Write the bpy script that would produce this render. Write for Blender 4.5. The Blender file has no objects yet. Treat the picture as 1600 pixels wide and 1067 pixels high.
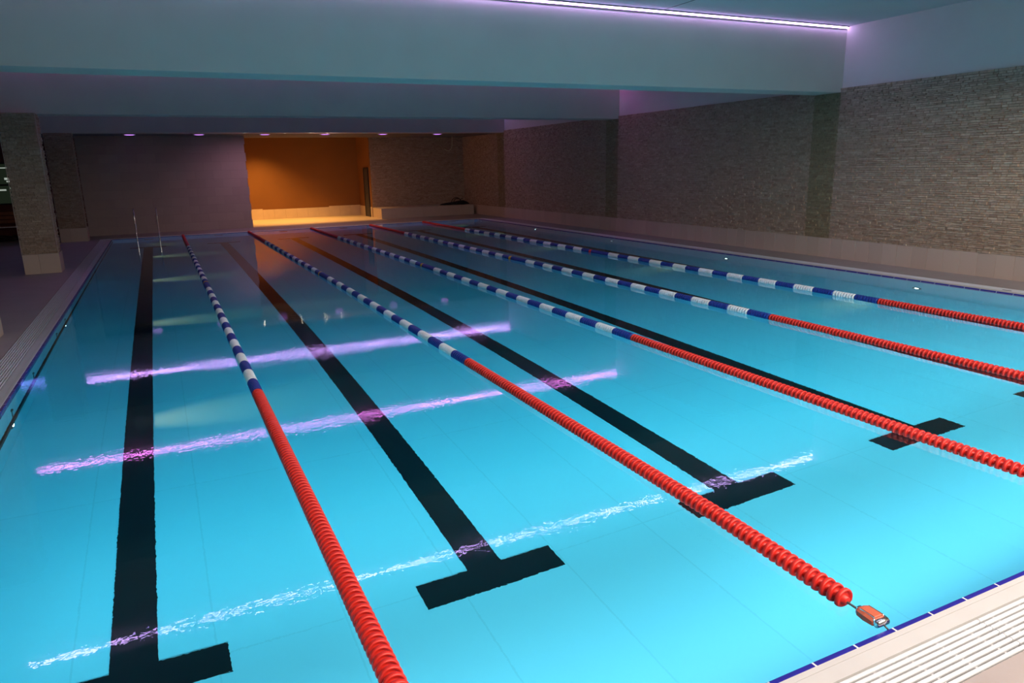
import bpy, math, random
from mathutils import Matrix, Vector

random.seed(7)
scene = bpy.context.scene
COL = scene.collection

# ------------------------------------------------------------------ camera
cam_data = bpy.data.cameras.new('camera')
cam = bpy.data.objects.new('camera', cam_data)
COL.objects.link(cam)
scene.camera = cam
CX, CY, CZ = 1.5182, -1.8, 2.0682
YAW, PITCH, ROLL = 0.4482, -0.2416, -0.0229
fwd = Vector((math.sin(YAW) * math.cos(PITCH), math.cos(YAW) * math.cos(PITCH), math.sin(PITCH)))
right0 = Vector((math.cos(YAW), -math.sin(YAW), 0))
up0 = right0.cross(fwd)
right = math.cos(ROLL) * right0 + math.sin(ROLL) * up0
up = -math.sin(ROLL) * right0 + math.cos(ROLL) * up0
cam.matrix_world = Matrix(((right.x, up.x, -fwd.x, CX), (right.y, up.y, -fwd.y, CY),
                           (right.z, up.z, -fwd.z, CZ), (0, 0, 0, 1)))
cam_data.sensor_width = 36
cam_data.lens = 36 * 1114.72 / 1600
cam_data.clip_start = 0.05

# ------------------------------------------------------------------ world, exposure, big lights
world = bpy.data.worlds.new('world')
scene.world = world
world.use_nodes = True
world.node_tree.nodes['Background'].inputs[0].default_value = (0.3, 0.25, 0.4, 1)
world.node_tree.nodes['Background'].inputs[1].default_value = 0.0
vs = scene.view_settings
scene.display_settings.display_device = 'sRGB'
vs.view_transform = 'Standard'
vs.look = 'None'
vs.exposure = 0.0
vs.gamma = 1.0
vs.use_curve_mapping = False
cy = scene.cycles
cy.max_bounces = 10
cy.diffuse_bounces = 5
cy.glossy_bounces = 4
cy.transmission_bounces = 6
cy.caustics_refractive = True
cy.caustics_reflective = False
cy.blur_glossy = 0.3
cy.sample_clamp_indirect = 12
cy.use_denoising = True


def light(name, kind, loc, energy, color, target=None, **kw):
    d = bpy.data.lights.new(name, kind)
    d.energy = energy
    d.color = color
    for k, v in kw.items():
        setattr(d, k, v)
    o = bpy.data.objects.new(name, d)
    COL.objects.link(o)
    o.location = loc
    if target is not None:
        o.rotation_euler = (Vector(target) - Vector(loc)).to_track_quat('-Z', 'Y').to_euler()
    return o


FLOOD = 395
# warm white ceiling luminaires over the near deck, behind the camera
light('deck_luminaire', 'AREA', (7.5, -2.6, 4.3), 1330, (1.0, 0.88, 0.75), target=(7.2, 2.4, 0),
      shape='RECTANGLE', size=11.0, size_y=2.4)
# row of floodlights sunk in the near pool wall under the camera, shining along the pool
fl = light('pool_floodlights', 'AREA', (13.017 / 2, 0.03, -0.40), FLOOD, (0.92, 0.94, 1.0), target=(13.017 / 2, 10.0, -0.75),
           shape='RECTANGLE', size=12.6, size_y=0.22)
fl.data.spread = math.radians(42)
fl = light('pool_floodlights_wide', 'AREA', (13.017 / 2, 0.03, -0.40), FLOOD * 0.43, (0.95, 0.94, 1.0), target=(13.017 / 2, 10.0, -2.6),
           shape='RECTANGLE', size=12.6, size_y=0.22)
fl.data.spread = math.radians(125)

# ------------------------------------------------------------------ materials
MATS = {}


def mat(name, color, rough=0.6, metal=0.0, noise=None, spec=0.5, bump=None, coat=0.0):
    """procedural principled material; noise = (scale, amount) varies the colour, bump = (scale, distance)"""
    m = bpy.data.materials.new(name)
    m.use_nodes = True
    nt = m.node_tree
    b = nt.nodes['Principled BSDF']
    b.inputs['Base Color'].default_value = (*color, 1)
    b.inputs['Roughness'].default_value = rough
    b.inputs['Metallic'].default_value = metal
    b.inputs['Specular IOR Level'].default_value = spec
    b.inputs['Coat Weight'].default_value = coat
    if noise or bump:
        tc = nt.nodes.new('ShaderNodeTexCoord')
    if noise:
        n = nt.nodes.new('ShaderNodeTexNoise')
        n.inputs['Scale'].default_value = noise[0]
        n.inputs['Detail'].default_value = 4
        nt.links.new(tc.outputs['Object'], n.inputs['Vector'])
        r = nt.nodes.new('ShaderNodeValToRGB')
        a = noise[1]
        r.color_ramp.elements[0].position = 0.3
        r.color_ramp.elements[1].position = 0.7
        r.color_ramp.elements[0].color = (*[c * (1 - a) for c in color], 1)
        r.color_ramp.elements[1].color = (*[min(1, c * (1 + a)) for c in color], 1)
        nt.links.new(n.outputs['Fac'], r.inputs['Fac'])
        nt.links.new(r.outputs['Color'], b.inputs['Base Color'])
    if bump:
        n2 = nt.nodes.new('ShaderNodeTexNoise')
        n2.inputs['Scale'].default_value = bump[0]
        n2.inputs['Detail'].default_value = 3
        nt.links.new(tc.outputs['Object'], n2.inputs['Vector'])
        bp = nt.nodes.new('ShaderNodeBump')
        bp.inputs['Distance'].default_value = bump[1]
        nt.links.new(n2.outputs['Fac'], bp.inputs['Height'])
        nt.links.new(bp.outputs['Normal'], b.inputs['Normal'])
    MATS[name] = m
    return m


def emit(name, color, strength):
    m = bpy.data.materials.new(name)
    m.use_nodes = True
    nt = m.node_tree
    nt.nodes.remove(nt.nodes['Principled BSDF'])
    e = nt.nodes.new('ShaderNodeEmission')
    e.inputs[0].default_value = (*color, 1)
    e.inputs[1].default_value = strength
    nt.links.new(e.outputs[0], nt.nodes['Material Output'].inputs[0])
    MATS[name] = m
    return m


def stone_mat(name='split_stone', tint=(1, 1, 1)):
    m = bpy.data.materials.new(name)
    m.use_nodes = True
    nt = m.node_tree
    b = nt.nodes['Principled BSDF']
    b.inputs['Roughness'].default_value = 0.8
    g = nt.nodes.new('ShaderNodeNewGeometry')
    r = nt.nodes.new('ShaderNodeValToRGB')
    els = r.color_ramp.elements
    els[0].position = 0.0
    els[0].color = (0.40, 0.275, 0.20, 1)
    els[1].position = 1.0
    els[1].color = (0.62, 0.465, 0.35, 1)
    for p, c in ((0.15, (0.48, 0.345, 0.25, 1)), (0.5, (0.51, 0.365, 0.265, 1)), (0.85, (0.54, 0.40, 0.30, 1))):
        e = els.new(p)
        e.color = c
    for e in els:
        e.color = (*[q * k for q, k in zip(e.color[:3], tint)], 1)
    nt.links.new(g.outputs['Random Per Island'], r.inputs['Fac'])
    tc = nt.nodes.new('ShaderNodeTexCoord')
    n = nt.nodes.new('ShaderNodeTexNoise')
    n.inputs['Scale'].default_value = 22
    n.inputs['Detail'].default_value = 5
    nt.links.new(tc.outputs['Object'], n.inputs['Vector'])
    mx = nt.nodes.new('ShaderNodeMix')
    mx.data_type = 'RGBA'
    mx.blend_type = 'MULTIPLY'
    mx.inputs['Factor'].default_value = 0.6
    nt.links.new(r.outputs['Color'], mx.inputs['A'])
    nt.links.new(n.outputs['Color'], mx.inputs['B'])
    r2 = nt.nodes.new('ShaderNodeValToRGB')
    r2.color_ramp.elements[0].position = 0.3
    r2.color_ramp.elements[0].color = (0.55, 0.55, 0.55, 1)
    r2.color_ramp.elements[1].position = 0.7
    r2.color_ramp.elements[1].color = (1, 1, 1, 1)
    nt.links.new(n.outputs['Fac'], r2.inputs['Fac'])
    nt.links.new(r2.outputs['Color'], mx.inputs['B'])
    nt.links.new(mx.outputs['Result'], b.inputs['Base Color'])
    bp = nt.nodes.new('ShaderNodeBump')
    bp.inputs['Distance'].default_value = 0.006
    nt.links.new(n.outputs['Fac'], bp.inputs['Height'])
    nt.links.new(bp.outputs['Normal'], b.inputs['Normal'])
    MATS[name] = m
    return m


def tile_random(name, c0, c1, rough=0.45, spec=0.5):
    """tile colour varied a little from piece to piece"""
    m = bpy.data.materials.new(name)
    m.use_nodes = True
    nt = m.node_tree
    b = nt.nodes['Principled BSDF']
    b.inputs['Roughness'].default_value = rough
    b.inputs['Specular IOR Level'].default_value = spec
    oi = nt.nodes.new('ShaderNodeObjectInfo')
    r = nt.nodes.new('ShaderNodeValToRGB')
    r.color_ramp.elements[0].color = (*c0, 1)
    r.color_ramp.elements[1].color = (*c1, 1)
    nt.links.new(oi.outputs['Random'], r.inputs['Fac'])
    nt.links.new(r.outputs['Color'], b.inputs['Base Color'])
    MATS[name] = m
    return m


def pool_floor_mat():
    m = bpy.data.materials.new('pool_tile')
    m.use_nodes = True
    nt = m.node_tree
    b = nt.nodes['Principled BSDF']
    b.inputs['Roughness'].default_value = 0.5
    b.inputs['Specular IOR Level'].default_value = 0.2
    tc = nt.nodes.new('ShaderNodeTexCoord')
    br = nt.nodes.new('ShaderNodeTexBrick')
    br.offset = 0.0
    br.inputs['Color1'].default_value = (0.41, 0.665, 0.80, 1)
    br.inputs['Color2'].default_value = (0.42, 0.68, 0.815, 1)
    br.inputs['Mortar'].default_value = (0.375, 0.61, 0.735, 1)
    br.inputs['Scale'].default_value = 1.0
    br.inputs['Mortar Size'].default_value = 0.006
    br.inputs['Brick Width'].default_value = 0.75
    br.inputs['Row Height'].default_value = 2.2
    nt.links.new(tc.outputs['Object'], br.inputs['Vector'])
    nt.links.new(br.outputs['Color'], b.inputs['Base Color'])
    MATS['pool_tile'] = m
    return m


def water_mat():
    m = bpy.data.materials.new('water')
    m.use_nodes = True
    nt = m.node_tree
    nt.nodes.remove(nt.nodes['Principled BSDF'])
    g = nt.nodes.new('ShaderNodeBsdfGlass')
    g.inputs['IOR'].default_value = 1.333
    g.inputs['Roughness'].default_value = 0.0
    tc = nt.nodes.new('ShaderNodeTexCoord')
    mp = nt.nodes.new('ShaderNodeMapping')
    mp.inputs['Scale'].default_value = (1.0, 1.0, 1.0)
    nt.links.new(tc.outputs['Object'], mp.inputs['Vector'])
    n = nt.nodes.new('ShaderNodeTexNoise')
    n.inputs['Scale'].default_value = 23
    n.inputs['Detail'].default_value = 2.0
    nt.links.new(mp.outputs['Vector'], n.inputs['Vector'])
    n2 = nt.nodes.new('ShaderNodeTexNoise')
    n2.inputs['Scale'].default_value = 1.2
    n2.inputs['Detail'].default_value = 1.0
    nt.links.new(mp.outputs['Vector'], n2.inputs['Vector'])
    mr = nt.nodes.new('ShaderNodeMapRange')
    mr.inputs['From Min'].default_value = 0.35
    mr.inputs['From Max'].default_value = 0.65
    mr.inputs['To Min'].default_value = 0.35
    mr.inputs['To Max'].default_value = 1.0
    nt.links.new(n2.outputs['Fac'], mr.inputs['Value'])
    bp = nt.nodes.new('ShaderNodeBump')
    bp.inputs['Distance'].default_value = 0.00042
    nt.links.new(mr.outputs['Result'], bp.inputs['Strength'])
    nt.links.new(n.outputs['Fac'], bp.inputs['Height'])
    nt.links.new(bp.outputs['Normal'], g.inputs['Normal'])
    nt.links.new(g.outputs[0], nt.nodes['Material Output'].inputs[0])
    va = nt.nodes.new('ShaderNodeVolumeAbsorption')      # water swallows red first, as real water does
    va.inputs['Color'].default_value = (0.0, 0.834, 0.90, 1)
    va.inputs['Density'].default_value = 0.55
    nt.links.new(va.outputs[0], nt.nodes['Material Output'].inputs['Volume'])
    MATS['water'] = m
    return m


stone_mat()
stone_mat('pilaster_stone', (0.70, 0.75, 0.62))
pool_floor_mat()
water_mat()
mat('pool_side', (0.32, 0.63, 0.74), 0.5, spec=0.2, noise=(3, 0.04))
mat('lane_black', (0.004, 0.006, 0.008), 0.5, spec=0.2, noise=(6, 0.2))
mat('painted_plaster', (0.65, 0.605, 0.57), 0.85, noise=(1.3, 0.03), bump=(30, 0.0006))
mat('ceiling_paint', (0.55, 0.56, 0.58), 0.9, noise=(1.0, 0.03))
mat('dark_ceiling', (0.16, 0.145, 0.15), 0.9, noise=(1.0, 0.05))
mat('deck_tile', (0.37, 0.315, 0.30), 0.55, noise=(2.2, 0.05), bump=(60, 0.0005))
mat('coping_stone', (0.54, 0.52, 0.51), 0.5, noise=(5, 0.03), bump=(80, 0.0004))
mat('grating_white', (0.68, 0.68, 0.70), 0.3, noise=(8, 0.03))
mat('channel_dark', (0.03, 0.028, 0.027), 0.9, noise=(8, 0.2))
mat('edge_blue', (0.022, 0.016, 0.25), 0.25, noise=(9, 0.08))
mat('edge_grout', (0.70, 0.68, 0.66), 0.8, noise=(30, 0.05))
mat('float_red', (0.72, 0.028, 0.018), 0.38, noise=(14, 0.06))
mat('float_blue', (0.012, 0.04, 0.28), 0.4, noise=(14, 0.08))
mat('float_white', (0.92, 0.92, 0.93), 0.4, noise=(14, 0.03))
mat('float_yellow', (0.75, 0.42, 0.02), 0.4, noise=(14, 0.05))
mat('steel_cable', (0.10, 0.10, 0.10), 0.45, 0.6, noise=(60, 0.2))
mat('chrome', (0.75, 0.75, 0.76), 0.14, 1.0, noise=(20, 0.03))
mat('tensioner_plastic', (0.55, 0.12, 0.06), 0.5, noise=(20, 0.06))
tile_random('dado_tile', (0.53, 0.415, 0.345), (0.58, 0.455, 0.38))
tile_random('panel_tile', (0.43, 0.34, 0.30), (0.47, 0.375, 0.33), 0.5)
mat('tile_bed', (0.24, 0.20, 0.18), 0.9, noise=(4, 0.08))
mat('orange_paint', (0.235, 0.098, 0.024), 0.85, noise=(1.2, 0.04))
mat('recess_tile', (0.66, 0.53, 0.36), 0.5, noise=(3, 0.05))
mat('bench_tile', (0.50, 0.40, 0.34), 0.5, noise=(3, 0.05))
mat('grey_door', (0.05, 0.05, 0.05), 0.5, noise=(5, 0.06))
mat('black_fabric', (0.006, 0.006, 0.007), 0.8, noise=(12, 0.2))
mat('dark_red_wall', (0.14, 0.035, 0.028), 0.8, noise=(2, 0.12))
mat('brown_wood', (0.28, 0.09, 0.04), 0.5, noise=(9, 0.2))
mat('dark_metal', (0.03, 0.03, 0.03), 0.4, 0.5, noise=(9, 0.1))
mat('pale_cord', (0.80, 0.76, 0.55), 0.7, noise=(20, 0.05))
mat('led_profile', (0.03, 0.028, 0.035), 0.5, 0.3, noise=(20, 0.1))
mat('white_trim', (0.70, 0.68, 0.70), 0.5, noise=(12, 0.03))
emit('led_lilac', (0.66, 0.42, 1.0), 25)
emit('led_magenta', (0.85, 0.22, 0.88), 24)
emit('led_blue_violet', (0.64, 0.34, 1.0), 26)
emit('led_blue', (0.20, 0.22, 1.0), 3.5)
emit('downlight_violet', (0.52, 0.20, 0.80), 1.9)
emit('lamp_white', (1.0, 0.97, 0.88), 10)
emit('lamp_warm', (1.0, 0.85, 0.6), 30)
emit('window_glow', (0.10, 0.15, 0.09), 0.09)
emit('window_glint', (0.75, 0.85, 0.75), 0.45)


# ------------------------------------------------------------------ mesh helpers
class MB:
    def __init__(self):
        self.v, self.f, self.mi, self.smooth = [], [], [], []

    def face(self, idx, m=0, s=False):
        self.f.append(idx)
        self.mi.append(m)
        self.smooth.append(s)

    def box(self, x0, x1, y0, y1, z0, z1, m=0):
        b = len(self.v)
        self.v += [(x0, y0, z0), (x1, y0, z0), (x1, y1, z0), (x0, y1, z0),
                   (x0, y0, z1), (x1, y0, z1), (x1, y1, z1), (x0, y1, z1)]
        for q in ((0, 3, 2, 1), (4, 5, 6, 7), (0, 1, 5, 4), (1, 2, 6, 5), (2, 3, 7, 6), (3, 0, 4, 7)):
            self.face([b + i for i in q], m)
        return self

    def bevel_box(self, x0, x1, y0, y1, z0, z1, e, m=0):
        """box with its upper and lower rims and vertical corners chamfered"""
        b = len(self.v)
        rings = [(z0, e), (z0 + e, 0), (z1 - e, 0), (z1, e)]
        for z, i in rings:
            X0, X1, Y0, Y1 = x0 + i, x1 - i, y0 + i, y1 - i
            c = e
            self.v += [(X0 + c, Y0, z), (X1 - c, Y0, z), (X1, Y0 + c, z), (X1, Y1 - c, z),
                       (X1 - c, Y1, z), (X0 + c, Y1, z), (X0, Y1 - c, z), (X0, Y0 + c, z)]
        for r in range(3):
            for k in range(8):
                a, c = b + r * 8 + k, b + r * 8 + (k + 1) % 8
                self.face([a, c, c + 8, a + 8], m)
        self.face([b + 7 - k for k in range(8)], m)
        self.face([b + 24 + k for k in range(8)], m)
        return self

    def bar(self, a, b, along_x):
        """grating bar with a rounded crown, from a to b along x or y"""
        prof = [(-0.006, -0.022), (-0.0090, -0.008), (-0.0076, -0.003), (-0.004, -0.0004), (0.004, -0.0004), (0.0076, -0.003), (0.0090, -0.008), (0.006, -0.022)]
        k = len(self.v)
        for t in (a, b):
            for q, z in prof:
                self.v.append((t, q, z) if along_x else (q, t, z))
        n = len(prof)
        for i in range(n):
            j = (i + 1) % n
            f = [k + i, k + j, k + n + j, k + n + i]
            self.face(f[::-1] if along_x else f)
        e0, e1 = [k + i for i in range(n)], [k + n + i for i in range(n)]
        self.face(e0 if along_x else e0[::-1])
        self.face(e1[::-1] if along_x else e1)
        return self

    def lathe(self, prof, c, axis='y', n=16, m=0, smooth=True, closed=True):
        """prof: list of (along, radius)"""
        b = len(self.v)
        for t, r in prof:
            for k in range(n):
                a = 2 * math.pi * k / n
                p, q = r * math.cos(a), r * math.sin(a)
                if axis == 'y':
                    self.v.append((c[0] + p, c[1] + t, c[2] + q))
                elif axis == 'x':
                    self.v.append((c[0] + t, c[1] + q, c[2] + p))
                else:
                    self.v.append((c[0] + q, c[1] + p, c[2] + t))
        L = len(prof)
        for i in range(L - 1):
            for k in range(n):
                k2 = (k + 1) % n
                self.face([b + i * n + k, b + (i + 1) * n + k, b + (i + 1) * n + k2, b + i * n + k2], m, smooth)
        if closed:
            self.face([b + k for k in range(n)], m)
            self.face([b + (L - 1) * n + n - 1 - k for k in range(n)], m)
        return self

    def tube(self, pts, r, n=10, m=0, caps=True):
        b = len(self.v)
        P = [Vector(p) for p in pts]
        prev = None
        for i, p in enumerate(P):
            t = (P[min(i + 1, len(P) - 1)] - P[max(i - 1, 0)]).normalized()
            if prev is None:
                a = Vector((0, 0, 1)) if abs(t.z) < 0.9 else Vector((1, 0, 0))
                u = t.cross(a).normalized()
            else:
                u = (prev - t * prev.dot(t)).normalized()
            prev = u
            w = t.cross(u)
            rr = r[i] if isinstance(r, (list, tuple)) else r
            for k in range(n):
                g = 2 * math.pi * k / n
                self.v.append(tuple(p + u * (rr * math.cos(g)) + w * (rr * math.sin(g))))
        for i in range(len(P) - 1):
            for k in range(n):
                k2 = (k + 1) % n
                self.face([b + i * n + k, b + i * n + k2, b + (i + 1) * n + k2, b + (i + 1) * n + k], m, True)
        if caps:
            self.face([b + n - 1 - k for k in range(n)], m)
            self.face([b + (len(P) - 1) * n + k for k in range(n)], m)
        return self

    def quad(self, a, b_, c, d, m=0):
        b = len(self.v)
        self.v += [a, b_, c, d]
        self.face([b, b + 1, b + 2, b + 3], m)
        return self

    def mesh(self, name, *mats):
        me = bpy.data.meshes.new(name)
        me.from_pydata(self.v, [], self.f)
        for mm in mats:
            me.materials.append(MATS[mm])
        if len(mats) > 1:
            me.polygons.foreach_set('material_index', self.mi)
        me.polygons.foreach_set('use_smooth', self.smooth)
        me.update()
        return me

    def build(self, name, mats, parent=None, loc=None):
        if isinstance(mats, str):
            mats = (mats,)
        return put(name, self.mesh(name, *mats), parent, loc)


def put(name, me, parent=None, loc=None):
    o = bpy.data.objects.new(name, me)
    COL.objects.link(o)
    if parent is not None:
        o.parent = parent
    if loc is not None:
        o.location = loc
    return o


def thing(name, label, cat, loc=(0, 0, 0), group=None, rot=None):
    o = bpy.data.objects.new(name, None)
    COL.objects.link(o)
    o.location = loc
    o.empty_display_size = 0.1
    if rot:
        o.rotation_euler = rot
    tag(o, label, cat, group)
    return o


def tag(o, label, cat, group=None, kind=None):
    o['label'] = label
    o['category'] = cat
    if group:
        o['group'] = group
    if kind:
        o['kind'] = kind
    return o


def struct(o, label=None):
    o['kind'] = 'structure'
    if label:
        o['label'] = label
    return o


def stones(mb, O, u, n, W, H, depth=(0.003, 0.034), rh=(0.024, 0.05), ln=(0.05, 0.20)):
    """split-face ledger stones laid in courses on the plane O + u*s + z*t, standing out along n"""
    O, u, n = Vector(O), Vector(u), Vector(n)
    Z = Vector((0, 0, 1))
    flip = u.cross(Z).dot(n) < 0
    t = 0.0
    while t < H - 0.005:
        h = min(random.uniform(*rh), H - t)
        if H - t - h < 0.02:
            h = H - t
        s = 0.0
        first = True
        while s < W - 0.005:
            l = random.uniform(*ln) * (random.random() if first else 1)
            l = max(0.06, l)
            first = False
            if W - s - l < 0.06:
                l = W - s
            d = random.uniform(*depth)
            g = 0.0015
            e = min(0.004, h * 0.15)
            b = len(mb.v)
            for (ds, dt, dn) in ((0, 0, 0), (1, 0, 0), (1, 1, 0), (0, 1, 0)):
                mb.v.append(tuple(O + u * (s + g + ds * (l - 2 * g)) + Z * (t + dt * h)))
            tilt = random.uniform(-0.004, 0.004)
            for (ds, dt) in ((0, 0), (1, 0), (1, 1), (0, 1)):
                dd = max(0.002, d + (tilt if ds else -tilt) + random.uniform(-0.002, 0.002))
                mb.v.append(tuple(O + u * (s + g + (e if ds == 0 else l - 2 * g - e)) +
                                  Z * (t + (e if dt == 0 else h - e)) + n * dd))
            for q in ((4, 5, 6, 7), (0, 1, 5, 4), (1, 2, 6, 5), (2, 3, 7, 6), (3, 0, 4, 7)):
                q = [b + i for i in q]
                mb.face(q[::-1] if flip else q)
            s += l
        t += h
    return mb


# ------------------------------------------------------------------ dimensions
PW, PL, DEP = 13.017, 25.0, 1.22          # pool
ZD = 0.012                                # deck level
XW = 14.25                                # right wall
XL = -5.0                                 # left wall
YN = -6.0                                 # wall behind the camera
ZC = 4.6                                  # ceiling
ZB = 3.36                                 # beam underside
BY = (1.0, 8.97, 16.9, 24.93)             # near faces of the beams
BT = 0.65
YS = 29.3                                 # far stone wall
YP = 27.0                                 # far tiled panel
YR = 31.4                                 # back of the recess
RX0, RX1 = 4.6, 9.87

# ------------------------------------------------------------------ floor (deck)
G0, G1 = 0.13, 0.365                      # overflow channel, measured outwards from the pool edge
deck = MB()
deck.box(XL, XW + 0.3, YN, -G1, -0.3, ZD)
deck.box(XL, -G1, -G1, PL + G1, -0.3, ZD)
deck.box(PW + G1, XW + 0.3, -G1, PL + G1, -0.3, ZD)
deck.box(XL, XW + 0.3, PL + G1, YR + 0.3, -0.3, ZD)
o = struct(deck.build('floor', 'deck_tile'), 'beige tiled deck running round the pool')
chan = MB()
chan.box(-G1, PW + G1, -G1, -G0, -0.3, -0.12)
chan.box(-G1, PW + G1, PL + G0, PL + G1, -0.3, -0.12)
chan.box(-G1, -G0, -G0, PL + G0, -0.3, -0.12)
chan.box(PW + G0, PW + G1, -G0, PL + G0, -0.3, -0.12)
chan.build('overflow_channel', 'channel_dark', o)
# bright tiled floor patch inside the orange recess
rec = MB()
rec.box(RX0, RX1, YP + 0.02, YR, 0.0, ZD + 0.004)
rec.build('recess_paving', 'recess_tile', o)

# ------------------------------------------------------------------ ceiling and walls
c = MB()
c.box(XL, XW + 0.3, YN, BY[3], ZC, ZC + 0.2)
ceil = struct(c.build('ceiling', 'ceiling_paint'), 'grey painted ceiling between the beams')
c = MB()
c.box(XL, RX0, BY[3] + BT, YS, ZB, ZB + 0.2)
c.box(RX0, XW + 0.3, BY[3] + BT, 28.9, ZB, ZB + 0.2)
c.box(RX1, XW + 0.3, 28.9, YS + 0.2, ZB, ZB + 0.2)
c.box(RX0, RX1, 28.9, 28.95, ZB, 4.42)
c.box(RX0, RX1, 28.9, YR + 0.1, 4.4, 4.5)
c.build('lowered_ceiling', 'dark_ceiling', ceil)
c = MB()
c.box(9.69, 9.712, 4.2, 8.9, ZC - 0.003, ZC + 0.01)
c.build('ceiling_joint', 'led_profile', ceil)

for i, y in enumerate(BY):
    b = MB()
    b.box(XL, XW, y, y + BT, ZB, ZC + 0.1)
    ob = struct(b.build('ceiling_beam', 'painted_plaster'))
    ob['label'] = ('painted downstand beam above the camera end', 'nearest painted downstand beam across the top of the picture',
                   'second painted downstand beam, behind the nearest one', 'farthest painted downstand beam in front of the downlights')[i]

# right wall: plaster above, stone cladding, tile dado
w = MB()
w.box(XW, XW + 0.3, YN, YS + 0.3, -0.1, ZC + 0.1)
wr = struct(w.build('wall_right', 'painted_plaster'), 'long right wall, plaster above split stone cladding')
edges = [YN]
for y in BY:
    edges += [y, y + BT]
edges.append(YS)
bay, pil_ = MB(), MB()
for k in range(len(edges) - 1):
    y0, y1 = edges[k], edges[k + 1]
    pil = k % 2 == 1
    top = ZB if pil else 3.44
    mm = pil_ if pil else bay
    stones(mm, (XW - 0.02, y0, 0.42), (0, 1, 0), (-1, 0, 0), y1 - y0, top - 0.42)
    mm.box(XW - 0.02, XW + 0.01, y0, y1, 0.42, top)
so = bay.build('stone_cladding', 'split_stone', wr)
so['kind'] = 'stuff'
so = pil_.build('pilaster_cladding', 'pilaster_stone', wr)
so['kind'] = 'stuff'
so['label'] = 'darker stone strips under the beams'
bb = struct(put('baseboard_right', MB().box(XW - 0.012, XW + 0.01, YN, YS, 0, 0.42).mesh('baseboard_right', 'tile_bed')),
            'low beige tile dado along the foot of the right wall')
tm = MB().bevel_box(-0.022, 0.0, 0.0015, 0.3075, 0.0, 0.416, 0.003).mesh('dado_tile', 'dado_tile')
y = 5.205 - 0.3095 * 36
while y < YS - 0.31:
    if y > YN:
        put('tile', tm, bb, (XW - 0.012, y, 0.004))
    y += 0.3095

# walls the frame does not show, closing the hall
struct(MB().box(XL, XW, YN - 0.2, YN, 0, ZC).build('wall_near', 'painted_plaster'))
struct(MB().box(XL - 0.2, XL, YN, YS, 0, ZC).build('wall_left', 'dark_red_wall'))

# far walls
wf = struct(MB().box(XL, -0.5, 28.2, 28.4, 0, ZC).build('wall_far_left', 'dark_red_wall'),
            'dark wall at the far end of the left side aisle')

wp = struct(MB().box(-0.76, RX0 - 0.012, YP + 0.016, YP + 0.3, 0, ZB).build('wall_far_panel', 'tile_bed'),
            'tiled far wall left of the orange recess, lit violet')
TW, TH = 0.6, 0.305
pm = MB().bevel_box(0.0015, TW - 0.0015, 0, 0.016, 0.0015, TH - 0.0015, 0.002).mesh('panel_tile', 'panel_tile')
pm2 = MB().bevel_box(0.0015, TW / 2 - 0.0015, 0, 0.016, 0.0015, TH - 0.0015, 0.002).mesh('panel_half_tile', 'panel_tile')
for r in range(11):
    x = -0.775
    z = 0.005 + r * TH
    if r % 2:
        put('tile', pm2, wp, (x, YP, z))
        x += TW / 2
    while x < RX0 - TW + 0.05:
        put('tile', pm, wp, (x, YP, z))
        x += TW
    if RX0 - x > 0.2:
        put('tile', pm2, wp, (RX0 - TW / 2 - 0.005, YP, z))
MB().box(RX0 - 0.012, RX0, YP + 0.001, YR, 0, ZB + 1.1).build('return_face', 'orange_paint', wp)

# recess
wb = struct(MB().box(RX0 - 0.2, RX1 + 0.2, YR, YR + 0.2, 0, 4.5).build('wall_recess_back', 'orange_paint'),
            'plain back wall of the recess glowing orange')
x = RX0
heights = [0.47] * 2 + [0.435] * 6 + [0.475] * 3
tw = (RX1 - RX0) / len(heights)
for h in heights:
    MB().bevel_box(x + 0.002, x + tw - 0.002, YR - 0.02, YR, ZD, h, 0.003).build('tile', 'recess_tile', wb)
    x += tw
ws = struct(MB().box(RX1, RX1 + 0.25, YS + 0.005, YR + 0.2, 0, 4.5).build('wall_recess_side', 'orange_paint'),
            'short side wall of the recess with the grey door')
for y0, y1 in ((YS + 0.01, 29.56), (30.36, 30.88), (30.88, YR - 0.02)):
    MB().bevel_box(RX1 - 0.018, RX1, y0, y1 - 0.003, ZD, 0.45, 0.003).build('tile', 'recess_tile', ws)
d = struct(thing('door_1', 'dark grey door in the side wall of the orange recess', 'door', (RX1, 29.6, ZD)))
del d['category']
MB().bevel_box(-0.035, -0.002, 0.03, 0.68, 0.005, 2.07, 0.004).build('leaf', 'grey_door', d)
fr = MB()
fr.box(-0.05, -0.001, -0.03, 0.03, 0, 2.12)
fr.box(-0.05, -0.001, 0.68, 0.74, 0, 2.12)
fr.box(-0.05, -0.001, 0.03, 0.68, 2.07, 2.12)
fr.build('door_frame', 'dark_metal', d)
MB().tube([(-0.035, 0.12, 1.0), (-0.075, 0.12, 1.0), (-0.08, 0.13, 1.0), (-0.08, 0.24, 1.0)], 0.009, 8).build('handle', 'chrome', d)

# far stone wall behind the bench
wsn = struct(MB().box(RX1 + 0.02, XW, YS + 0.002, YS + 0.25, 0, ZB).build('wall_far_stone', 'tile_bed'),
             'split stone far wall above the low bench')
s = stones(MB(), (RX1 + 0.02, YS, 0.40), (1, 0, 0), (0, -1, 0), XW - RX1 - 0.02, ZB - 0.40)
so = s.build('stone_cladding', 'split_stone', wsn)
so['kind'] = 'stuff'

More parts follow.
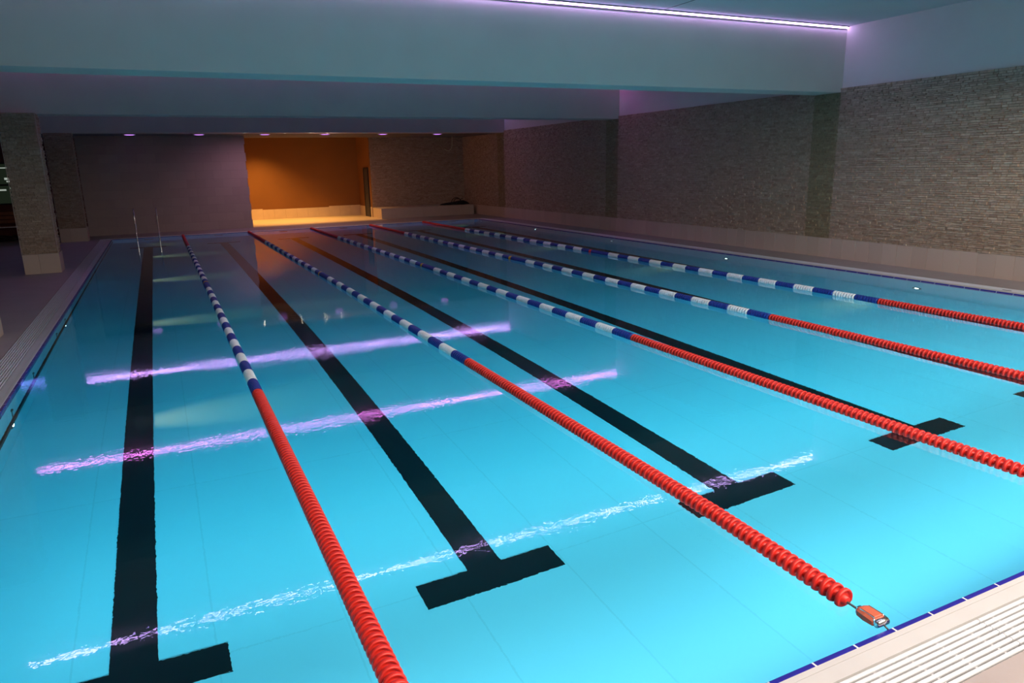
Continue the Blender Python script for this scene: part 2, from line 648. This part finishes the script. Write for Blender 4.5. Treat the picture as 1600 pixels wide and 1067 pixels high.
# ------------------------------------------------------------------ swimming pool shell
pool = thing('swimming_pool', 'six lane indoor swimming pool with pale blue tiled basin', 'pool', (0, 0, 0))
MB().box(-0.3, PW + 0.3, -0.3, PL + 0.3, -DEP - 0.2, -DEP).build('pool_floor', 'pool_tile', pool)
MB().box(-0.12, 0, -0.12, PL + 0.12, -DEP, -0.055).build('pool_wall', 'pool_side', pool)
MB().box(PW, PW + 0.12, -0.12, PL + 0.12, -DEP, -0.055).build('pool_wall', 'pool_side', pool)
MB().box(0, PW, -0.12, 0, -DEP, -0.055).build('pool_wall', 'pool_side', pool)
MB().box(0, PW, PL, PL + 0.12, -DEP, -0.055).build('pool_wall', 'pool_side', pool)
LW = PW / 6
for k in range(6):
    xc = LW * (k + 0.5) - 0.02
    m = MB()
    m.box(xc - 0.125, xc + 0.125, 2.29, 22.76, -DEP, -DEP + 0.004)
    m.box(xc - 0.5, xc + 0.5, 2.04, 2.29, -DEP, -DEP + 0.004)
    m.box(xc - 0.5, xc + 0.5, 22.76, 23.01, -DEP, -DEP + 0.004)
    m.build('lane_marking', 'lane_black', pool)
    MB().box(xc - 0.14, xc + 0.14, PL - 0.005, PL, -0.62, -0.36).build('wall_target', 'lane_black', pool)
# dark tile row along both side walls, a little above the lamps
MB().box(0, 0.02, 0, PL, -0.695, -0.605).build('tile_band', 'lane_black', pool)
# blue edge tiles at the water line
near_t = MB().bevel_box(0.003, 0.247, -0.028, 0, -0.055, 0.008, 0.003).mesh('edge_tile', 'edge_blue')
left_t = MB().bevel_box(-0.028, 0.001, 0.003, 0.247, -0.135, 0.008, 0.003).mesh('edge_tile', 'edge_blue')
right_t = MB().bevel_box(-0.001, 0.034, 0.003, 0.247, -0.135, 0.008, 0.003).mesh('edge_tile', 'edge_blue')
for k in range(52):
    put('edge_tile', near_t, pool, (0.001 + k * 0.25, 0, 0))
for k in range(100):
    put('edge_tile', left_t, pool, (0, k * 0.25, 0))
    put('edge_tile', right_t, pool, (PW, k * 0.25, 0))
far = MB()
for k in range(52):
    far.box(0.004 + k * 0.25, 0.248 + k * 0.25, PL, PL + 0.028, -0.055, 0.008)
fo = far.build('edge_tile_row', 'edge_blue', pool)
fo['kind'] = 'stuff'
g = MB()
g.box(-0.03, PW + 0.03, -0.03, -0.002, -0.055, 0.0068)
g.box(-0.03, PW + 0.03, PL + 0.002, PL + 0.03, -0.055, 0.0068)
g.box(-0.03, -0.002, -0.002, PL + 0.002, -0.055, 0.0068)
g.box(PW + 0.002, PW + 0.036, -0.002, PL + 0.002, -0.055, 0.0068)
g.build('grout', 'edge_grout', pool)
# coping stones between the blue edge and the channel: two narrow strips with a fine joint
cp = MB()
for a, b_ in ((0.03, 0.0575), (0.0595, G0)):
    cp.box(-b_, PW + b_, -b_, -a, -0.3, ZD)
    cp.box(-b_, PW + b_, PL + a, PL + b_, -0.3, ZD)
    cp.box(-b_, -a, -a, PL + a, -0.3, ZD)
    cp.box(PW + a, PW + b_, -a, PL + a, -0.3, ZD)
cp.build('coping', 'coping_stone', pool)
MB().box(13.185, 13.205, 4.63, 4.76, ZD + 0.004, ZD + 0.007).build('drain_slot', 'channel_dark', pool)

# ------------------------------------------------------------------ overflow gratings
def grating(label, x0, x1, y0, y1):
    """white grating of long bars; the long side gives the direction of the bars"""
    along_x = (x1 - x0) > (y1 - y0)
    t = thing('overflow_grating', label, 'grating', ((x0 + x1) / 2, (y0 + y1) / 2, 0), 'white overflow gratings round the pool')
    L = (x1 - x0) if along_x else (y1 - y0)
    W = (y1 - y0) if along_x else (x1 - x0)
    n = 8
    p = W / n
    m = MB()
    a = -L / 2
    while a < L / 2 - 0.01:
        b = min(a + 1.0, L / 2)
        if along_x:
            m.bar(a + 0.002, b - 0.002, True)
        else:
            m.bar(a + 0.002, b - 0.002, False)
        a = b
    me = m.mesh('grating_bar', 'grating_white')
    for k in range(n):
        q = -W / 2 + p * (k + 0.5)
        put('bar', me, t, (0, q, ZD + 0.003) if along_x else (q, 0, ZD + 0.003))
    m = MB()
    a = -L / 2 + 0.1
    while a < L / 2:
        if along_x:
            m.box(a, a + 0.012, -W / 2, W / 2, -0.045, -0.02)
        else:
            m.box(-W / 2, W / 2, a, a + 0.012, -0.045, -0.02)
        a += 0.2
    co = m.build('cross_rib', 'grating_white', t, (0, 0, ZD + 0.003))
    co['kind'] = 'stuff'
    return t


e_ = 0.004
grating('white slatted overflow grating in the near right corner, closest to the camera', -G1, PW + G1, -G1 + e_, -G0 - e_)
grating('white slatted overflow grating running along the left pool edge', -G1 + e_, -G0 - e_, -G0, PL + G0)
grating('white slatted overflow grating along the right pool edge below the stone wall', PW + G0 + e_, PW + G1 - e_, -G0, PL + G0)
grating('white slatted overflow grating along the far pool edge before the orange recess', -G1, PW + G1, PL + G0 + e_, PL + G1 - e_)

# ------------------------------------------------------------------ water
wm = MB()
wm.box(-0.015, PW + 0.015, -0.015, PL + 0.015, -DEP - 0.05, 0)
tag(wm.build('water', 'water'), 'clear turquoise pool water with violet light streaks on it', 'water', kind='stuff')

# ------------------------------------------------------------------ lane ropes
RX = {1: [(0, 2.14), (13, 2.135), (24.5, 2.115)],
      2: [(0, 4.222), (1.2, 4.275), (5, 4.302), (10, 4.31), (24.5, 4.22)],
      3: [(0, 6.45), (12.7, 6.468), (24.5, 6.36)],
      4: [(0, 8.66), (5, 8.68), (12.7, 8.58), (24.5, 8.53)],
      5: [(0, 10.79), (5, 10.80), (12.8, 10.722), (24.5, 10.62)]}


def rope_x(k, y):
    P = RX[k]
    for (a, xa), (b, xb) in zip(P, P[1:]):
        if y <= b:
            return xa + (xb - xa) * (y - a) / (b - a)
    return P[-1][1]


PITCH_F = 0.0483
RF = 0.054
disc_prof = [(-0.024, 0.018), (-0.013, 0.020), (-0.0125, 0.044), (-0.010, 0.051), (-0.005, RF), (0.006, RF), (0.0115, 0.051),
             (0.0135, 0.045), (0.004, 0.040), (0.003, 0.020), (0.0235, 0.018), (0.024, 0.010)]
# face turned towards the near edge shows a dished rim with hub
disc_prof = [(-t, r) for t, r in disc_prof][::-1]
disc_me = MB().lathe(disc_prof, (0, 0, 0), 'y', 20).mesh('float_disc', 'float_red')
NB = 8


def block_mesh(n, material):
    m = MB()
    pr = [(0.0, 0.015)]
    for i in range(n):
        b = i * PITCH_F
        pr += [(b + 0.002, 0.046), (b + 0.007, 0.0525), (b + 0.024, RF), (b + 0.041, 0.0525), (b + 0.0463, 0.046)]
    pr.append((n * PITCH_F, 0.015))
    return m.lathe(pr, (0, 0, 0), 'y', 14).mesh('float_block', material)


blk = {c_: block_mesh(NB, 'float_' + c_) for c_ in ('blue', 'white')}
mid_blue = block_mesh(7, 'float_blue')
mid_mark = {c_: block_mesh(2, 'float_' + c_) for c_ in ('yellow', 'red')}
ROPE_LABEL = {
    1: 'lane rope farthest left, leaving the picture at the bottom edge',
    2: 'second lane rope from the left, its orange tensioner hooked to the near edge',
    3: 'middle lane rope, third from the left, red near end leaving the right side',
    4: 'fourth lane rope from the left, second nearest the stone wall',
    5: 'lane rope farthest right, closest to the stone wall',
}
ZR = 0.018
for k in range(1, 6):
    t = thing('lane_rope', ROPE_LABEL[k], 'lane rope', (rope_x(k, 0), 0, 0), 'lane ropes')
    X0 = rope_x(k, 0)
    # red floats of the near five metres, one by one
    y = 0.245
    n = 0
    while y < 5.08:
        put('red_float', disc_me, t, (rope_x(k, y) - X0, y, ZR))
        y += PITCH_F
    y -= 0.02
    # blue and white blocks
    LBL = NB * PITCH_F
    j = 0
    while y < 20.2:
        if j == 19:
            for me, nn, nm in ((mid_blue, 7, 'blue_float'), (mid_mark['red' if k == 5 else 'yellow'], 2, 'marker_float'), (mid_blue, 7, 'blue_float')):
                put(nm, me, t, (rope_x(k, y) - X0, y, ZR))
                y += nn * PITCH_F
            j = 20
            c_ = 'white'
            put('white_float', blk['white'], t, (rope_x(k, y) - X0, y, ZR))
        else:
            c_ = 'white' if j % 2 else 'blue'
            if j >= 20:
                c_ = 'white' if j % 2 == 0 else 'blue'
            put(c_ + '_float', blk[c_], t, (rope_x(k, y) - X0, y, ZR))
        y += LBL
        j += 1
    y += 0.022
    m = MB()
    while y < 24.8:
        m.lathe([(-0.02, 0.02), (-0.017, 0.05), (0, RF), (0.017, 0.05), (0.02, 0.02)], (rope_x(k, y) - X0, y, ZR), 'y', 10)
        y += PITCH_F
    fo = m.build('far_red_floats', 'float_red', t)
    fo['kind'] = 'stuff'
    MB().tube([(rope_x(k, yy) - X0, yy, ZR - 0.006) for yy in (0.13, 0.26, 2, 5, 9, 13, 17, 21, 24.7, 24.999)], 0.0055, 8).build('cable', 'steel_cable', t)
    # tensioner: plastic grip around a chrome ratchet, hooked to the edge by a thin wire
    h = MB()
    b0 = len(h.v)
    for yy, wx, z0, z1 in ((-0.05, 0.040, -0.010, 0.016), (-0.046, 0.044, -0.014, 0.020), (0.0, 0.046, -0.016, 0.024), (0.038, 0.040, -0.014, 0.022),
                           (0.052, 0.030, -0.010, 0.016), (0.055, 0.026, -0.006, 0.012)):
        h.v += [(-wx, yy, z0 + 0.006), (-wx + 0.008, yy, z0), (wx - 0.008, yy, z0), (wx, yy, z0 + 0.006),
                (wx, yy, z1 - 0.008), (wx - 0.012, yy, z1), (-wx + 0.012, yy, z1), (-wx, yy, z1 - 0.008)]
    for r in range(5):
        for q in range(8):
            a, c_ = b0 + r * 8 + q, b0 + r * 8 + (q + 1) % 8
            h.face([a, c_, c_ + 8, a + 8])
    h.face([b0 + 7 - q for q in range(8)])
    h.face([b0 + 40 + q for q in range(8)])
    h.bevel_box(-0.026, 0.026, -0.044, 0.03, 0.021, 0.028, 0.003)
    tn = h.build('tensioner', 'tensioner_plastic', t, (0, 0.092, 0.022))
    m = MB()
    m.box(-0.030, -0.027, -0.046, 0.032, 0.018, 0.0275)
    m.box(0.027, 0.030, -0.046, 0.032, 0.018, 0.0275)
    m.lathe([(-0.036, 0.005), (-0.034, 0.018), (0.034, 0.018), (0.036, 0.005)], (0, -0.060, 0.004), 'x', 14)
    m.box(-0.038, -0.030, -0.056, -0.044, 0.0, 0.02)
    m.box(0.030, 0.038, -0.056, -0.044, 0.0, 0.02)
    m.box(-0.012, 0.012, 0.052, 0.064, -0.006, 0.012)
    m.build('ratchet', 'chrome', tn)
    MB().tube([(0, -0.072, 0.002), (0, -0.085, -0.006), (0.004, -0.097, -0.014)], 0.004, 8).build('hook_wire', 'steel_cable', tn)
    tn.rotation_euler = (0, 0, -0.03)

# ------------------------------------------------------------------ underwater lamps
LY = (6.05, 10.71, 15.38, 20.04, 24.7)
ORD = ('nearest', 'second nearest', 'third', 'fourth', 'farthest')


def wall_lamp(side, i, y):
    sx = 1 if side == 'left' else -1
    x = 0.0 if side == 'left' else PW
    t = thing('underwater_lamp', '%s small round underwater lamp in the %s pool wall' % (ORD[i], side), 'lamp', (x, y, -0.74), 'underwater lamps in the pool walls')
    prof = [(0, 0.085), (0.006, 0.085), (0.012, 0.075), (0.013, 0.045), (0.009, 0.042)]
    MB().lathe([(sx * a, r) for a, r in prof], (0, 0, 0), 'x', 18, closed=False).build('bezel', 'dark_metal', t)
    MB().lathe([(sx * a, r) for a, r in [(0.009, 0.040), (0.014, 0.036), (0.017, 0.02), (0.018, 0.004)]], (0, 0, 0), 'x', 16).build('lens', 'lamp_white', t)
    light('lamp_beam', 'SPOT', (x + sx * 0.03, y, -0.74), 520, (1.0, 0.20, 0.075), target=(x + sx * 2.2, min(y, 23.1), -DEP - 0.02),
          spot_size=math.radians(30), spot_blend=1.0, shadow_soft_size=0.04).parent = None
    return t


for i, y in enumerate(LY):
    wall_lamp('right', i, y)
for i, y in enumerate(LY):
    wall_lamp('left', i, y)
for i, (y, nm) in enumerate(((6.15, 'nearest'), (7.55, 'second nearest'), (9.75, 'third'), (10.85, 'farthest'))):
    t = thing('wall_inlet', '%s dark inlet nozzle on the left pool wall above the dark tile row' % nm, 'inlet', (0, y, -0.36), 'inlets in the left pool wall')
    MB().lathe([(0, 0.035), (0.01, 0.035), (0.014, 0.026), (0.008, 0.015)], (0, 0, 0), 'x', 14).build('nozzle', 'dark_metal', t)
    MB().box(0, 0.006, -0.012, 0.012, -0.255, -0.03).build('stem', 'dark_metal', t)

# ------------------------------------------------------------------ LED strips on the beams
STR = ((0, 'led_lilac', 'lilac LED strip on the beam above the camera end', -0.9),
       (1, 'led_lilac', 'bright lilac LED strip along the top of the nearest beam', -0.92),
       (2, 'led_magenta', 'magenta LED strip on the second beam, seen mirrored in the middle of the water', -1.8),
       (3, 'led_blue_violet', 'blue violet LED strip on the far beam, seen mirrored in the far water', -1.35))
for i, mm, lab, xs in STR:
    y = BY[i]
    t = thing('led_strip', lab, 'strip light', ((xs + XW) / 2, y, ZC), 'LED strips under the ceiling')
    h = (XW - xs) / 2 - 0.01
    m = MB()
    m.box(-h, h, -0.062, -0.002, -0.016, -0.002)
    m.box(-h, h, -0.012, -0.002, -0.06, -0.016)
    m.build('profile', 'led_profile', t)
    m = MB()
    segs = 1
    for q in range(segs):
        m.box(-h + 2 * h * q / segs, -h + 2 * h * (q + 1) / segs, -0.034, -0.012, -0.040, -0.016)
    m.build('diffuser', mm, t)

t = thing('led_strip', 'short blue LED strip beyond the far column, mirrored as a blurred blue patch', 'strip light', (-2.8, BY[3], ZC - 0.1), 'LED strips under the ceiling')
MB().box(-0.42, 0.42, -0.03, -0.002, -0.18, 0.0).build('profile', 'led_profile', t)
MB().box(-0.40, 0.40, -0.045, -0.03, -0.17, -0.01).build('diffuser', 'led_blue', t)

# ------------------------------------------------------------------ columns on the left deck
def column(y, label):
    x0, x1, y0, y1 = -1.26, -0.58, y, y + BT
    if y > 24:
        x0, x1 = -1.42, -0.66
    t = thing('stone_column', label, 'column', ((x0 + x1) / 2, y + BT / 2, ZD), 'stone columns on the left deck')
    w, d_ = (x1 - x0) / 2, BT / 2
    e = 0.03
    MB().box(-w + e, w - e, -d_ + e, d_ - e, 0, ZB - ZD).build('core', 'tile_bed', t)
    s = MB()
    H = ZB - ZD - 0.43
    stones(s, (-w + e, -d_ + e, 0.43), (1, 0, 0), (0, -1, 0), 2 * w - 2 * e, H, ln=(0.05, 0.18))
    stones(s, (w - e, -d_ + e, 0.43), (0, 1, 0), (1, 0, 0), 2 * d_ - 2 * e, H, ln=(0.05, 0.18))
    stones(s, (-w + e, d_ - e, 0.43), (1, 0, 0), (0, 1, 0), 2 * w - 2 * e, H, ln=(0.05, 0.18))
    stones(s, (-w + e, -d_ + e, 0.43), (0, 1, 0), (-1, 0, 0), 2 * d_ - 2 * e, H, ln=(0.05, 0.18))
    so = s.build('stone_cladding', 'split_stone', t)
    so['kind'] = 'stuff'
    # corner trim strip and base tiles
    for sx in (-1, 1):
        MB().box(sx * (w - 0.006) - 0.006, sx * (w - 0.006) + 0.006, -d_, -d_ + 0.012, 0.43, ZB - ZD).build('corner_trim', 'bench_tile', t)
    ws_ = (0.30, 2 * w - 0.30)
    xx = -w
    for q in ws_:
        MB().bevel_box(xx + 0.0015, xx + q - 0.0015, -d_, -d_ + e, 0.001, 0.427, 0.003).build('base_tile', 'dado_tile', t)
        MB().bevel_box(xx + 0.0015, xx + q - 0.0015, d_ - e, d_, 0.001, 0.427, 0.003).build('base_tile', 'dado_tile', t)
        xx += q
    yy = -d_ + e
    for q in (0.3, 2 * d_ - 2 * e - 0.3):
        MB().bevel_box(w - e, w, yy + 0.0015, yy + q - 0.0015, 0.001, 0.427, 0.003).build('base_tile', 'dado_tile', t)
        MB().bevel_box(-w, -w + e, yy + 0.0015, yy + q - 0.0015, 0.001, 0.427, 0.003).build('base_tile', 'dado_tile', t)
        yy += q
    return t


column(BY[1] + 0.03, 'nearest stone column, only its edge showing at the left border')
column(BY[2] - 0.35, 'stone clad column with tile base on the left deck, under the second beam')
column(BY[3] - 0.03, 'far stone clad column beside the violet tiled wall')

# ------------------------------------------------------------------ bench, bag, cord, downlights
t = thing('low_bench', 'long low tiled bench before the far stone wall', 'bench', (11.97, 28.6, ZD))
for k in range(7):
    x = -2.1 + k * 0.6
    MB().bevel_box(x + 0.001, x + 0.599, -0.7, -0.68, 0.0, 0.40, 0.003).build('front_tile', 'bench_tile', t)
    MB().bevel_box(x + 0.001, x + 0.599, -0.705, 0.655, 0.40, 0.425, 0.003).build('top_slab', 'bench_tile', t)
MB().box(-2.08, 2.08, -0.68, 0.655, 0.0, 0.40).build('core', 'tile_bed', t)
MB().bevel_box(-2.1, -2.08, -0.68, 0.655, 0.0, 0.40, 0.003).build('end_tile', 'recess_tile', t)
MB().bevel_box(2.08, 2.1, -0.68, 0.655, 0.0, 0.40, 0.003).build('end_tile', 'bench_tile', t)

t = thing('black_bag', 'flat black bag with arched handles lying on the low bench', 'bag', (13.38, 28.45, ZD + 0.4265))
m = MB()
N, R_ = 18, 10
prof = [(-0.70, 0.006, 0.02), (-0.62, 0.025, 0.10), (-0.5, 0.04, 0.16), (-0.3, 0.05, 0.22), (-0.05, 0.06, 0.25), (0.2, 0.085, 0.26),
        (0.4, 0.09, 0.24), (0.55, 0.06, 0.20), (0.66, 0.03, 0.12), (0.71, 0.006, 0.03)]
b0 = len(m.v)
for (a, hz, wy) in prof:
    for k in range(12):
        g = 2 * math.pi * k / 12
        m.v.append((a, wy * math.cos(g), max(0.0, hz + hz * math.sin(g) + 0.006 * math.sin(9 * a + k))))
for i in range(len(prof) - 1):
    for k in range(12):
        k2 = (k + 1) % 12
        m.face([b0 + i * 12 + k, b0 + i * 12 + k2, b0 + (i + 1) * 12 + k2, b0 + (i + 1) * 12 + k], 0, True)
m.face([b0 + 11 - k for k in range(12)])
m.face([b0 + (len(prof) - 1) * 12 + k for k in range(12)])
m.build('body', 'black_fabric', t)


def arch(x0, x1, h, y):
    return [(x0 + (x1 - x0) * (0.5 - 0.5 * math.cos(math.pi * q / 12)), y + 0.03 * math.sin(math.pi * q / 12), 0.09 + h * math.sin(math.pi * q / 12)) for q in range(13)]


MB().tube(arch(-0.17, 0.30, 0.21, -0.06), 0.014, 8).build('handle', 'black_fabric', t)
MB().tube(arch(0.0, 0.36, 0.17, 0.08), 0.014, 8).build('handle', 'black_fabric', t)
MB().tube([(0.22, 0, 0.12), (0.30, 0, 0.22), (0.36, 0, 0.26), (0.42, 0.01, 0.25)], 0.012, 8).build('strap', 'black_fabric', t)

pts = []
for q in range(15):
    a = q / 14
    pts.append((13.40 - 0.13 * a ** 2.0 - 0.52 * max(0, a - 0.45) ** 1.2, 28.5, 3.36 - 0.62 * math.sin(min(1, a * 1.15) * math.pi / 2) + 0.10 * max(0, a - 0.75) / 0.25))
m = MB().tube(pts, 0.011, 6)
tag(m.build('hanging_cord', 'pale_cord'), 'thin pale cord looping down from the far ceiling above the bench', 'cord')

DX = (0.92, 3.06, 5.24, 7.38, 9.58, 11.8)
DL = ('violet recessed downlight farthest left, above the tiled wall', 'second violet downlight from the left, above the tiled wall',
      'violet downlight at the left end of the orange recess', 'violet downlight over the middle of the orange recess',
      'violet downlight above the grey door', 'violet downlight farthest right, above the stone wall')
for x, lab in zip(DX, DL):
    t = thing('downlight', lab, 'lamp', (x, 26.0, ZB), 'recessed downlights in the far ceiling')
    MB().lathe([(-0.002, 0.20), (-0.012, 0.195), (-0.014, 0.172), (-0.004, 0.165)], (0, 0, 0), 'z', 22, closed=False).build('trim_ring', 'white_trim', t)
    MB().lathe([(-0.004, 0.168), (-0.018, 0.150), (-0.026, 0.10), (-0.029, 0.03)], (0, 0, 0), 'z', 22).build('lens', 'downlight_violet', t)

# small warm spotlights let into the underside of the far beam
for i, (x, y) in enumerate(((4.45, 25.1), (5.81, 25.26), (6.66, 25.1), (7.28, 25.17))):
    t = thing('beam_spotlight', ('leftmost', 'second', 'third', 'rightmost')[i] + ' small white spotlight under the far beam, mirrored as a white dot in the water', 'lamp',
              (x, y, ZB), 'small spotlights under the far beam')
    MB().lathe([(-0.001, 0.052), (-0.006, 0.05), (-0.007, 0.038), (-0.002, 0.036)], (0, 0, 0), 'z', 16, closed=False).build('trim_ring', 'white_trim', t)
    MB().lathe([(-0.001, 0.036), (-0.003, 0.034), (-0.0035, 0.01)], (0, 0, 0), 'z', 14).build('bulb', 'lamp_warm', t)
    light('spotlight_beam', 'SPOT', (x + 0.0, y, ZB - 0.02), 60, ((0.80, 0.42, 0.66) if i < 2 else (1.0, 0.55, 0.46)), target=(x + (0.0 if i < 2 else 2.6), y + 1.1, 0), spot_size=math.radians(150), spot_blend=0.9, shadow_soft_size=0.03)
# spotlights above the recess, behind the edge of the lowered ceiling
light('recess_beam', 'SPOT', (4.85, 29.9, 4.2), 1350, (1.0, 0.50, 0.12), target=(5.8, 30.0, 0), spot_size=math.radians(86), spot_blend=0.9, shadow_soft_size=0.08)
light('recess_beam', 'SPOT', (7.8, 29.3, 4.2), 680, (1.0, 0.50, 0.14), target=(7.9, 28.8, 0), spot_size=math.radians(84), spot_blend=0.9, shadow_soft_size=0.08)

# ------------------------------------------------------------------ pool ladder
t = thing('pool_ladder', 'chrome pool ladder with two tall handrails at the far left pool edge', 'ladder', (1.07, 25.0, 0))


def rail(x):
    P = [(x, 0.42, ZD), (x, 0.42, 0.55)]
    for q in range(9):
        a = math.pi * q / 8
        P.append((x, 0.17 + 0.25 * math.cos(a), 0.72 + 0.25 * math.sin(a)))
    P += [(x, -0.08, 0.5), (x, -0.08, 0.1), (x, -0.08, -0.95)]
    return P


for sx in (-1, 1):
    MB().tube(rail(sx * 0.335), 0.021, 10).build('handrail', 'chrome', t)
    MB().lathe([(0, 0.05), (0.012, 0.048), (0.016, 0.024)], (sx * 0.335, 0.42, ZD), 'z', 16).build('flange', 'chrome', t)
for z in (-0.3, -0.58, -0.86):
    MB().bevel_box(-0.33, 0.33, -0.12, -0.04, z - 0.012, z + 0.012, 0.004).build('rung', 'chrome', t)

# ------------------------------------------------------------------ far end of the left aisle
wd = struct(MB().box(-4.1, -2.75, 28.14, 28.2, 1.15, 2.55).build('window_1', 'dark_metal'),
            'dark framed lit window at the far end of the left aisle')
for k, (a, b_) in enumerate(((-4.05, -3.46), (-3.42, -2.8))):
    MB().box(a, b_, 28.125, 28.14, 1.2, 2.5).build('pane', 'window_glow', wd)
MB().box(-4.08, -2.77, 28.09, 28.14, 1.78, 1.84).build('glazing_bar', 'dark_metal', wd)
for x, z, w_, h_ in ((-3.25, 2.36, 0.5, 0.03), (-3.1, 1.98, 0.18, 0.07), (-3.05, 1.9, 0.12, 0.05), (-3.0, 1.68, 0.22, 0.04), (-3.3, 1.62, 0.2, 0.05)):
    MB().box(x, x + w_, 28.11, 28.124, z, z + h_).build('glint_strip', 'window_glint', wd)  # glowing strips stand in for glints of light in the panes
t = thing('wooden_bench', 'red brown wooden bench standing at the end of the left aisle', 'bench', (-3.3, 27.3, ZD))
for q in range(4):
    MB().bevel_box(-0.55, 0.55, -0.24 + q * 0.12, -0.13 + q * 0.12, 0.42, 0.46, 0.005).build('slat', 'brown_wood', t)
for q in range(3):
    MB().bevel_box(-0.55, 0.55, 0.24, 0.27, 0.55 + q * 0.13, 0.66 + q * 0.13, 0.005).build('back_slat', 'brown_wood', t)
for sx in (-1, 1):
    for yy in (-0.2, 0.22):
        MB().bevel_box(sx * 0.48 - 0.025, sx * 0.48 + 0.025, yy - 0.025, yy + 0.025, 0, 0.42 if yy < 0 else 0.95, 0.004).build('leg', 'brown_wood', t)
MB().box(-0.5, 0.54, -0.262, -0.25, 0.425, 0.455).build('edge_strip', 'white_trim', t)
t = thing('coiled_hose', 'loose black hose coil lying on the left aisle floor', 'hose', (-3.05, 26.6, ZD))
pts = []
for q in range(80):
    a = q * 0.33
    r = 0.26 + 0.05 * math.sin(q * 0.7)
    pts.append((r * math.cos(a), r * 0.8 * math.sin(a), 0.02 + 0.0016 * q + (0.10 * max(0, math.sin(a * 0.5)) if q > 40 else 0)))
MB().tube(pts, 0.016, 6).build('hose', 'black_fabric', t)
